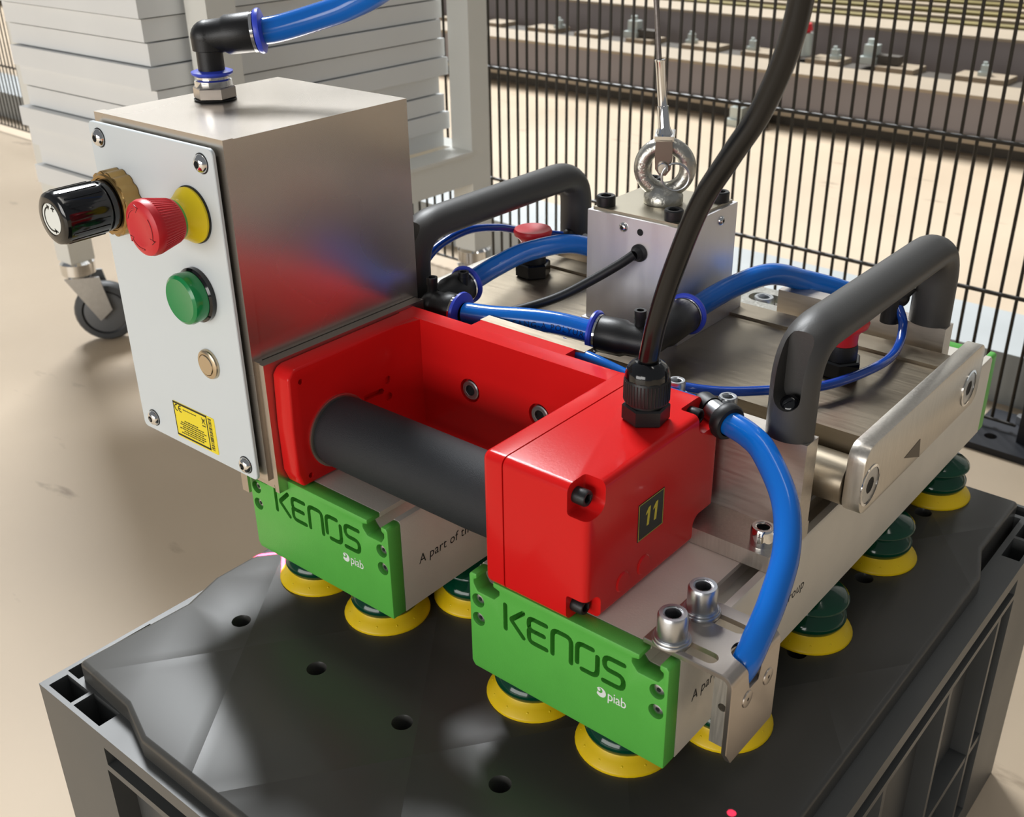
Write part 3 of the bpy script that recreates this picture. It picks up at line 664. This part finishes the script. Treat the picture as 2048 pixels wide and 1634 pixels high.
while xx < 22:
    wl = random.uniform(0.7, 1.8); strip(xx, xx+wl, 20.6, 21.2); xx += wl+0.4
for (a, b_), (c__, d__) in (((28.6, 21.6), (31.8, 17.6)), ((31.8, 21.6), (28.6, 17.6)), ((28.8, 20.6), (31.6, 20.6)), ((29.2, 20.4), (29.6, 18.2)), ((31.2, 20.4), (30.8, 18.2))):
    mb.prism(ribbon([(sx0+a, sz0+b_), (sx0+c__, sz0+d__)], 0.35, 3), 'y', -22.95, -22.85, 'print_black')
strip(28.6, 31.8, 15.9, 16.6)
obj('rating_sticker', mb, box, ang=10, label='yellow rating sticker with a conformity mark and barcode')
# hose connector on the lid of the box
mb = MB(); cx, cy = -239.6, 45
mb.lathe((cx, cy, 259.5), (0, 0, 1), [(0, 0), (12.2, 0), (12.4, 0.6), (0, 0.8)], 'black_rubber', 30); mb.hexa((cx, cy, 259.9), (cx, cy, 267), 12.4, 'steel', 0.8, 0.2)
mb.lathe((cx, cy, 267), (0, 0, 1), [(10.6, 0), (10.8, 1), (10.8, 3.4), (9.8, 4.2), (9.2, 4.2), (9.2, 6.4), (8.2, 6.6)], 'chrome', 30)
hc = obj('hose_socket', mb, box)
mb = MB(); mb.lathe((cx, cy, 272.6), (0, 0, 1), [(9.4, 0), (10.2, 0.2), (11.9, 1.4), (12, 2.6), (10.2, 3.2), (7.4, 3.4)], 'flange_blue', 32); obj('release_collar', mb, box)
# steel adapter plates between box and red bracket
mb = MB(); mb.box(-149.4, -145.9, -15, 110, 58, 136.4, 'steel', 0.5); mb.box(-145.7, -142.1, -16.5, 110, 55, 136.8, 'steel', 0.5); mb.box(-180, -149.6, -14, 108, 54.6, 61.2, 'steel', 0.5); mb.box(-178.5, -172.5, -16.4, -14.4, 44, 61.2, 'steel', 0.4)
obj('adapter_plate', mb, LF)

# ------------------------------------------------------------------ red operator handle
mb = MB()
mb.prism([(-9, 61.2), (-12.2, 70), (-12.6, 100), (-11.4, 130.4), (-8.5, 134), (-5, 135.2), (100, 135.2), (100, 61.2)], 'x', -142, -128, 'red', 1.6, 3)
mb.box(-141.9, 25, 88, 100.4, 61.2, 135.2, 'red', 1.0, 2)
mb.box(-93.4, -23.2, 100.2, 109.8, 96, 135.2, 'red', 0.8, 2)
mb.prism([(-128.2, 88.2), (-128.2, 70), (-124, 88.2)], 'z', 61.4, 134.9, 'red')
mb.prism(rrect(-12, 103, 60.8, 136, 4.5), 'x', 13, 25.2, 'red')
mb.bm.edges.ensure_lookup_table()
es = [e for e in mb.bm.edges if all(abs(v.co.x-13) < 1e-4 for v in e.verts) and all(-13 < v.co.y < 104 for v in e.verts) and len(e.link_faces) == 2]
bmesh.ops.bevel(mb.bm, geom=es, offset=3.0, segments=4, profile=0.5, affect='EDGES', clamp_overlap=True)
c = MB()
for y, z in ((-3.3, 126.5), (-3.3, 66.6)): c.cyl((-131, y, z), (-120, y, z), 1.7, 'red', 14)
for y, z in ((62, 102.9), (62, 91.8)): c.cyl((-130, y, z), (-120, y, z), 2.7, 'red', 16)
c.prism([(42, 96), (57, 95.4), (58.4, 97.4), (57, 99.4), (42, 100)], 'x', -132, -120, 'red')
for x in (-85, -32): c.cyl((x, 80, 98.8), (x, 92.5, 98.8), 7.6, 'red', 30)
rh = obj('red_handle', mb, LF, cut=c, label='glossy red cast operator handle between the box and the switch housing')
cov = MB(); cov.prism(rrect(-12, 103, 60.8, 136, 4.5), 'x', 25.5, 75, 'red')
cov.bm.edges.ensure_lookup_table()
es = [e for e in cov.bm.edges if all(abs(v.co.x-75) < 1e-4 for v in e.verts)]
bmesh.ops.bevel(cov.bm, geom=es, offset=3.6, segments=5, profile=0.5, affect='EDGES', clamp_overlap=True)
es = [e for e in cov.bm.edges if all(abs(v.co.x-25.5) < 1e-4 for v in e.verts)]
bmesh.ops.bevel(cov.bm, geom=es, offset=0.6, segments=1, profile=0.5, affect='EDGES', clamp_overlap=True)
c = MB()
def notch(y0, y1, z0, z1): c.prism(rrect(y0, y1, z0, z1, 6.0, 5), 'x', 63.5, 90, 'red', 1.6, 2)
notch(-30, 1.5, 120.5, 150); notch(-30, 0, 45, 76); notch(81.5, 125, 124, 150); notch(82, 125, 45, 76)
cover = obj('switch_housing', cov, rh, cut=c, label='red switch housing cover with notched corners')
for y, z in ((-5.2, 128.2), (-5.2, 67.8), (91, 130), (91, 68)):
    mb = MB(); capscrew(mb, (63.4, y, z), (1, 0, 0), 4.0, 6.8, 'black_plastic'); obj('housing_screw', mb, rh)
for y, z in ((14, 63.0), (32, 63.0)):
    mb = MB(); mb.lathe((74.2, y+4, z+9), (1, 0, 0), [(5.6, 0), (5.6, 0.9), (4.8, 1.5), (0, 1.6)], 'red', 28); obj('moulded_boss', mb, rh)
mb = MB(); mb.box(75.0, 75.3, 29.2, 51.6, 88.4, 109.4, 'label_black', 0.1, 1)
for yo in (35.6, 42.0):
    mb.prism([(yo, 101.2), (yo+0.5, 102.4), (yo+2.4, 104.6), (yo+4.0, 104.8), (yo+2.9, 94.6), (yo+1.1, 94.6), (yo+1.9, 102.0)], 'x', 75.3, 75.42, 'print_yellow')
for a, b_, c__, d__ in ((29.6, 51.2, 88.7, 88.95), (29.6, 51.2, 108.85, 109.1), (29.6, 29.85, 88.7, 109.1), (50.95, 51.2, 88.7, 109.1)): mb.box(75.3, 75.36, a, b_, c__, d__, 'print_yellow')
obj('number_label', mb, rh, ang=10, label='small black label with the yellow number 11')
for x in (-85, -32):
    mb = MB(); capscrew(mb, (x, 92.3, 98.8), (0, -1, 0), 6.2, 4.2, 'zinc'); obj('wall_screw', mb, rh)
mb = MB(); mb.lathe((-128, 20.5, 86.5), (1, 0, 0), [(22.4, 0), (22.4, 1.2), (21.8, 1.4), (20.2, 1.4), (20.4, 2.2, 'grip_rubber'), (21.2, 5, 'grip_rubber'), (21.4, 60, 'grip_rubber'), (21.4, 110, 'grip_rubber'), (20.6, 137, 'grip_rubber'), (20, 141, 'grip_rubber')], 'steel', 64); obj('grip', mb, rh, label='black ribbed rubber hand grip')
mb = MB(); mb.box(-95, -17, 110.2, 118.6, 70, 135.0, 'tray_metal', 0.8); obj('backing_plate', mb, rh)
# cable gland on the housing
gx, gy = 55.5, 62.5
mb = MB(); mb.hexa((gx, gy, 136), (gx, gy, 145), 11.9, 'black_plastic', 0.9, 0.15); mb.lathe((gx, gy, 145), (0, 0, 1), [(9.4, 0), (9.4, 1.6), (11, 1.8), (11.2, 2.6), (11.2, 13.5), (10.8, 14.2)], 'black_plastic', 40)
for k in range(40):
    a = 2*math.pi*k/40; mb.box(gx+11.1*math.cos(a)-0.3, gx+11.1*math.cos(a)+0.3, gy+11.1*math.sin(a)-0.3, gy+11.1*math.sin(a)+0.3, 147.4, 158, 'black_plastic')
mb.lathe((gx, gy, 158.6), (0, 0, 1), [(11.0, 0), (10.9, 3), (10.2, 5.4), (8.4, 7.6), (6.2, 8.6), (5.4, 8.2)], 'black_gloss', 12, 0.1); mb.lathe((gx, gy, 158.6), (0, 0, 1), [(10.6, 0), (10.6, 3), (9.9, 5.6), (8.2, 7.7), (6.2, 8.9), (4.6, 8.6)], 'black_gloss', 40)
obj('cable_gland', mb, rh)

# ------------------------------------------------------------------ hoses and fittings of the lifter
def fit_arm(mb, a, b, r, flange=True):
    a = Vector(a); b = Vector(b); d = (b-a).normalized(); L = (b-a).length
    mb.lathe(a, d, [(0, -2), (r*0.86, 0), (r*0.88, L*0.34), (r, L*0.44), (r, L-3.6), (r*0.98, L-3.2)], 'black_plastic', 32)
    mb.lathe(a+d*(L-3.4), d, [(r*0.9, 0, 'chrome'), (r*1.04, 0.1, 'chrome'), (r*1.05, 1.4, 'chrome'), (r*0.9, 1.6, 'chrome')], 'chrome', 32)
    if flange: mb.lathe(a+d*(L-1.8), d, [(r*0.8, 0), (r*1.12, 0.5), (r*1.22, 1.6), (r*1.2, 3.0), (r*0.9, 3.8), (r*0.62, 4.0)], 'flange_blue', 36)
def post_(mb, p, h=9, r=3.6):
    mb.lathe(p, (0, 0, 1), [(r*0.9, -3), (r*0.9, h*0.5), (r, h*0.55), (r, h), (r*0.6, h), (r*0.55, h-3), (0, h-3)], 'black_plastic', 20)
def sph(mb, p, r, m='black_plastic'):
    mb.lathe(p, (0, 0, 1), [(r*math.cos(math.radians(a)) if abs(a) < 90 else 0, r*math.sin(math.radians(a))) for a in range(-90, 91, 15)], m, 28)
HR = 6.9
def hose(name, pts, r, m, label=None, parent=LF, n=10, **k):
    mb = MB(); mb.tube(pts, r, m, 22 if r > 4 else 12, n); return obj(name, mb, parent, ang=60, label=label, **k)
# near elbow fitting over the tray
mb = MB(); c0 = Vector((-2, 149.5, 131)); sph(mb, c0, 9.6); fit_arm(mb, c0, (-33, 143.4, 131.5), 11.0); fit_arm(mb, c0, (-6, 201, 131.5), 11.0); post_(mb, c0+Vector((-5, 1, 8)), 11)
obj('elbow_fitting', mb, LF, label='black elbow hose fitting beside the cable gland')
mb = MB(); c1 = Vector((-142, 119.5, 130)); sph(mb, c1, 9.4); fit_arm(mb, c1, (-121.5, 121.8, 129.5), 10.6); fit_arm(mb, c1+Vector((-3, 4, 0.5)), (-147.5, 156, 131.5), 10.6); post_(mb, c1+Vector((-2, 1, 7)), 11); post_(mb, (-140.5, 146, 137), 8)
obj('branch_fitting', mb, LF, label='black branched hose fitting behind the control box')
hB = [(-36.5, 142.4, 131.6), (-56, 137.2, 133.4), (-76, 131, 133.2), (-98, 125.6, 131), (-117.5, 122.2, 129.6)]
hose('air_hose', hB, HR, 'hose_blue', 'thick blue hose with printed lettering behind the red handle')
hose('air_hose', [(-148, 160, 131.8), (-145, 185, 137), (-141, 214, 140.2), (-133, 258, 135), (-120, 300, 112), (-112, 330, 84), (-110, 340, 66)], HR, 'hose_blue', 'thick blue hose passing the far red plunger knob')
hose('air_hose', [(-6.3, 205, 131.6), (-2, 245, 135.6), (7.5, 281, 137), (19, 312, 126), (38, 333, 116.5), (56, 352, 104), (68, 372, 80), (70, 380, 62)], HR+0.3, 'hose_blue', 'thick blue hose arching over the tray to the rear')
path = cr(hB[::-1], 14); T_, N_ = frames(path); acc = [0.0]
for a, b_ in zip(path, path[1:]): acc.append(acc[-1]+(b_-a).length)
def onhose(u, v):
    i = max(j for j in range(len(acc)) if acc[j] <= u+1e-9) if u > 0 else 0; i = min(i, len(path)-2)
    f_ = (u-acc[i])/(acc[i+1]-acc[i]); p = path[i].lerp(path[i+1], f_); t = T_[i]; vw = (Vector(CP)-p); vw = (vw-t*vw.dot(t)).normalized(); up = vw.cross(t)
    if up.z < 0: up = -up
    a = v/HR; return tuple(p+(vw*math.cos(a)+up*math.sin(a))*(HR+0.12))
mb = MB(); t = text('SANG-A POLYURETHANE', 5.2, 1.22, -0.012)
vs, fs = t; keep = [f for f in fs if max(vs[i][0] for i in f) < 47.5]; mb.mapped((vs, keep), lambda u, v: onhose(37+u*0.98, -4.7+v), 'print_blue')
e1 = [(2.9*math.cos(a*0.314), 1.9*math.sin(a*0.314)) for a in range(20)]; e2 = [(2.2*math.cos(a*0.314), 1.4*math.sin(a*0.314)) for a in range(20)]
mb.mapped((e1+e2, [(i, (i+1) % 20, 20+(i+1) % 20, 20+i) for i in range(20)]), lambda u, v: onhose(32.4+u, -3.0+v), 'print_blue')
mb.mapped(([(1.5*math.cos(a*0.52), 1.5*math.sin(a*0.52)) for a in range(12)], [tuple(range(12))]), lambda u, v: onhose(32.4+u, -3.0+v), 'print_blue')
obj('hose_print', mb, LF, ang=10)
# thin control hoses
hose('control_hose', [(-46, 127, 128), (-25, 131.6, 119.4), (2.6, 133, 117), (23.6, 136.8, 117), (48.4, 144, 117.5), (71, 158.5, 119), (94, 184, 119), (105.6, 226, 118), (104, 262, 116), (98, 284, 124), (91, 288, 135), (88, 291, 139)], 2.8, 'hose_dark', 'thin dark blue hose looping over the tray under the near handle')
hose('control_hose', [(-168, 112, 112), (-171, 126, 130), (-172, 139, 142), (-173.5, 158, 152), (-174, 188, 155.2), (-174.5, 220, 149), (-174, 242, 141.5), (-171, 281, 129), (-168, 293, 125)], 2.8, 'hose_dark', 'thin dark blue hose behind the far plunger knob')
hose('supply_tube', [(-60, 122.5, 128), (-18, 112.4, 131), (13, 111.6, 127.4), (40, 109.6, 126.4), (63, 107.6, 127.6)], 4.0, 'hose_blue', 'slim blue tube running behind the red switch housing')
mb = MB(); sph(mb, (91, 290.5, 138), 6.2); mb.cyl((91, 290, 138), (96, 293, 146), 4.5, 'black_plastic', 16); mb.cyl((96, 293, 146), (97, 293.5, 148.6), 3.2, 'print_white', 14); mb.cyl((88, 288, 122), (88, 288, 138), 6, 'black_plastic', 18); obj('hose_joint', mb, LF)
mb = MB(); sph(mb, (-166, 293.5, 125), 6.4); mb.cyl((-162, 293, 122), (-150, 292.5, 126), 4.5, 'zinc', 16); obj('hose_joint', mb, LF)
mb = MB(); a_ = Vector((61, 108.4, 127.8)); b_ = Vector((84.5, 99.6, 125.8)); d_ = (b_-a_).normalized()
mb.lathe(a_, d_, [(0, -2), (6, -2), (7, 0), (7, 7), (5.4, 7.4), (6.4, 7.6, 'zinc'), (6.4, 15.6, 'zinc'), (5.6, 16, 'zinc'), (8.6, 16.2), (9.8, 18), (9.8, 21.4), (8.8, 23), (7, 23.4)], 'black_rubber', 30); obj('hose_coupling', mb, LF)
hose('air_hose', [(80.5, 101.2, 126.2), (95.2, 97.0, 124.9), (107, 91.8, 121), (125.9, 78, 108.5), (137.3, 60.6, 94.1), (142.3, 40.6, 79.6), (143.8, 26, 69.3), (143.6, 17, 60), (140, 14, 50)], 6.6, 'hose_blue', 'thick blue hose curving down into the steel corner bracket')
# sensor lead of the hoist block
hose('sensor_lead', [(-41, 193, 164.4), (-48, 186.4, 158), (-61.4, 176, 147.6), (-75.4, 163.8, 138), (-90.6, 152.4, 131), (-107.7, 143.5, 125), (-126, 136, 121)], 3.0, 'black_rubber', 'short black lead leaving the hoist block')

# ------------------------------------------------------------------ steel corner bracket on the near gripper
mb = MB(); arc_ = [(142+6*math.cos(math.radians(a)), 58.6+6*math.sin(math.radians(a))) for a in range(90, -1, -15)]; arci = [(142+3.2*math.cos(math.radians(a)), 58.6+3.2*math.sin(math.radians(a))) for a in range(0, 91, 15)]
mb.prism([(101, 61.8), (101, 64.6)] + arc_ + [(148, 12), (145.2, 12)] + arci, 'y', -3, 42, 'steel', 0.4, 1)
c = MB()
for y in (4, 30.2): c.prism(rrect(107, 136, y-4, y+4, 3.9), 'z', 58, 70, 'steel')
c.cyl((141, 18, 50), (147, 18, 76), 8.2, 'steel', 30); c.prism([(-5, 10), (-5, 24), (3.5, 10)], 'x', 140, 152, 'steel'); c.prism([(44, 8), (44, 18), (38, 8)], 'x', 140, 152, 'steel')
br = obj('corner_bracket', mb, LF, cut=c, label='bent stainless corner bracket holding the thick blue hose')
mb = MB(); mb.box(135.2, 145, 4, 37, 17, 60, 'alu_cut', 1.8); c = MB(); c.cyl((140.4, -5, 40), (140.4, 14, 40), 2.2, 'dark_hole', 14); obj('clamp_block', mb, br, cut=c)
for y in (4, 30.2):
    mb = MB(); washer(mb, (112, y, 64.6), (0, 0, 1), 9.2, 4, 1.6); washer(mb, (112, y, 66.2), (0, 0, 1), 8.4, 4, 1.2); capscrew(mb, (112, y, 67.4), (0, 0, 1), 7.2, 12.4, 'zinc'); obj('cap_screw', mb, br)
for y in (12.5, 32):
    mb = MB(); mb.lathe((148, y, 43.5), (1, 0, 0), [(4.4, 0), (4.2, 0.5), (3.6, 0.6), (0.9, 0.6)], 'steel', 24); mb.lathe((148, y, 43.5), (1, 0, 0), [(0.9, 0.61), (0, 0.61)], 'dark_hole', 10); obj('rivet', mb, br)
# slotted plate at the far end of the other gripper
mb = MB(); mb.box(-74, -24, 372, 414, 66, 72, 'zinc_cast', 1.0); c = MB(); c.prism(rrect(-62, -10, 384, 403, 9), 'z', 60, 80, 'zinc_cast'); rb = obj('slotted_plate', mb, LF, cut=c)
mb = MB(); mb.box(-70, -58, 372, 414, 60.6, 66, 'zinc_cast', 0.6); capscrew(mb, (-50, 393.5, 62), (0, 0, 1), 8, 11, 'zinc'); obj('cap_screw', mb, rb)

# ------------------------------------------------------------------ wire rope, power cable and supply hose coming from above
rope = empty('wire_rope', (-48, 235, 222), cat='wire rope', label='steel wire rope with crimped ferrule and clevis pinned to the lifting eye')
mb = MB(); mb.tube([(-55.6, 235, 270), (-59.8, 235, 307), (-90, 236, 560), (-230, 240, 1750)], 1.7, 'rope_grey', 10, 6); obj('rope', mb, rope)
mb = MB(); d_ = Vector((-0.13, 0, 0.99)).normalized(); p_ = Vector((-49, 235, 226))
mb.lathe(p_, d_, [(0, 0), (5.6, 0), (6, 2), (4.2, 6), (3.6, 8), (3.5, 20), (3.0, 20.4), (3.1, 46), (3.3, 46.4), (3.3, 47.6), (2.2, 47.8)], 'chrome', 24); obj('ferrule', mb, rope)
mb = MB()
for sg in (-1, 1):
    o_ = ea*8.2*sg; pl = []
    for q, z in ((-5, 228), (5, 228), (5.4, 220), (4.8, 210), (2, 206), (-2, 206), (-4.8, 210), (-5.4, 220)): pl.append(Vector((-49, 235, 0))+eu*q+Vector((0, 0, z))+o_)
    n8 = len(pl); pl2 = [p+ea*2.0*sg for p in pl]
    fs_ = mb.faces(pl+pl2, [tuple(range(n8)), tuple(range(2*n8-1, n8-1, -1))]+[(i, i+n8, (i+1) % n8+n8, (i+1) % n8) for i in range(n8)], 'clevis_metal'); bmesh.ops.recalc_face_normals(mb.bm, faces=fs_)
pc = Vector((-49, 235, 227)); q = [pc+eu*a+ea*b_ for a, b_ in ((-6, -10.2), (6, -10.2), (6, 10.2), (-6, 10.2))]; fs_ = mb.faces(q+[v+Vector((0, 0, 3)) for v in q], [(0, 1, 2, 3), (7, 6, 5, 4), (0, 4, 5, 1), (1, 5, 6, 2), (2, 6, 7, 3), (3, 7, 4, 0)], 'chrome'); bmesh.ops.recalc_face_normals(mb.bm, faces=fs_)
obj('clevis', mb, rope)
mb = MB(); pp = Vector((-49, 235, 211)); mb.cyl(pp-ea*13, pp+ea*13, 3.4, 'chrome', 18, bev=0.5); obj('clevis_pin', mb, rope)
mb = MB(); mb.tube([pp+ea*12.4+eu*(8+8.5*math.cos(a*0.26+2.4))+Vector((0, 0, -5+8.5*math.sin(a*0.26+2.4))) for a in range(24)], 0.75, 'zinc', 8, raw=True); obj('split_ring', mb, rope)
hose('power_cable', [(gx, gy, 152), (gx, gy, 166), (57.6, 61.6, 178), (60.6, 60.7, 191), (67.7, 60.1, 215.7), (80.4, 58.5, 249.7), (93.3, 58, 272.3), (105.2, 57.9, 292.2), (115.2, 55.5, 315.5), (120.3, 53, 335.9), (121.6, 50.7, 350), (118, 46, 380), (100, 40, 460), (60, 60, 700), (0, 150, 1750)], 4.9, 'cable_black', 'glossy black power cable rising from the gland on the red housing', None, cat='cable')
sup = empty('supply_hose', (cx, cy, 275), cat='hose', label='blue air supply hose with black elbow on top of the steel box')
mb = MB(); e0 = Vector((cx, cy, 294)); od = Vector((0.735, 0.668, 0.09)).normalized()
mb.lathe((cx, cy, 274), (0, 0, 1), [(7.6, 0), (7.6, 12.5), (9.2, 13), (9.4, 20)], 'black_plastic', 32); sph(mb, e0, 9.5)
mb.lathe(e0, od, [(9.4, 0), (9.4, 9), (10.9, 11.4), (11.1, 26), (10.9, 26.6)], 'black_plastic', 36)
mb.lathe(e0+od*26.4, od, [(9.8, 0, 'chrome'), (11.4, 0.1, 'chrome'), (11.5, 1.8, 'chrome'), (10, 2.1, 'chrome')], 'chrome', 36); obj('elbow', mb, sup)
mb = MB(); mb.lathe(e0+od*28.2, od, [(8, 0), (11.9, 0.6), (12.6, 2.0), (12.4, 3.6), (9.6, 4.6), (7, 4.8)], 'flange_blue', 40); obj('release_collar', mb, sup)
e3 = e0+od*24
mb = MB(); mb.tube([tuple(e3), tuple(e0+od*40), (-189.9, 87.5, 304.3), (-173.7, 96.2, 310), (-154, 101.4, 319.3), (-125.3, 108.6, 338), (-101, 114.6, 360), (-60, 125, 430), (-20, 150, 700), (-10, 180, 1750)], 7.5, 'hose_blue', 24); obj('hose_line', mb, sup, ang=60)

# ------------------------------------------------------------------ red pointer lasers of the lifter, shining down on the lid
def laser(name, loc, power, cross, ang):
    l = bpy.data.lights.new(name, 'SPOT'); l.energy = power; l.color = (1.0, 0.03, 0.10); l.spot_size = math.radians(ang); l.spot_blend = 0.05; l.shadow_soft_size = 0.0005
    o = bpy.data.objects.new(name, l); COL.objects.link(o); o.location = (loc[0]*S, loc[1]*S, (loc[2]+FZ)*S)
    if cross:
        l.use_nodes = True; nt = l.node_tree; em = nt.nodes['Emission']
        tc = nt.nodes.new('ShaderNodeTexCoord'); sp = nt.nodes.new('ShaderNodeSeparateXYZ'); nt.links.new(tc.outputs['Normal'], sp.inputs[0])
        def mth(op, a, b=None):
            n = nt.nodes.new('ShaderNodeMath'); n.operation = op
            for i, q in enumerate((a, b)):
                if q is None: continue
                if isinstance(q, (int, float)): n.inputs[i].default_value = q
                else: nt.links.new(q, n.inputs[i])
            return n.outputs[0]
        ax = mth('ABSOLUTE', sp.outputs['X']); ay = mth('ABSOLUTE', sp.outputs['Y']); mn = mth('MINIMUM', ax, ay); on = mth('LESS_THAN', mn, 0.014)
        nt.links.new(mth('MULTIPLY', on, 1.0), em.inputs['Strength']); o.rotation_euler = (0, 0, math.radians(50))
laser('pointer_laser', (-203.5, 24.5, 50), 90.0, True, 33)
laser('pointer_laser', (144.3, 17.3, 8), 1.5, False, 6)
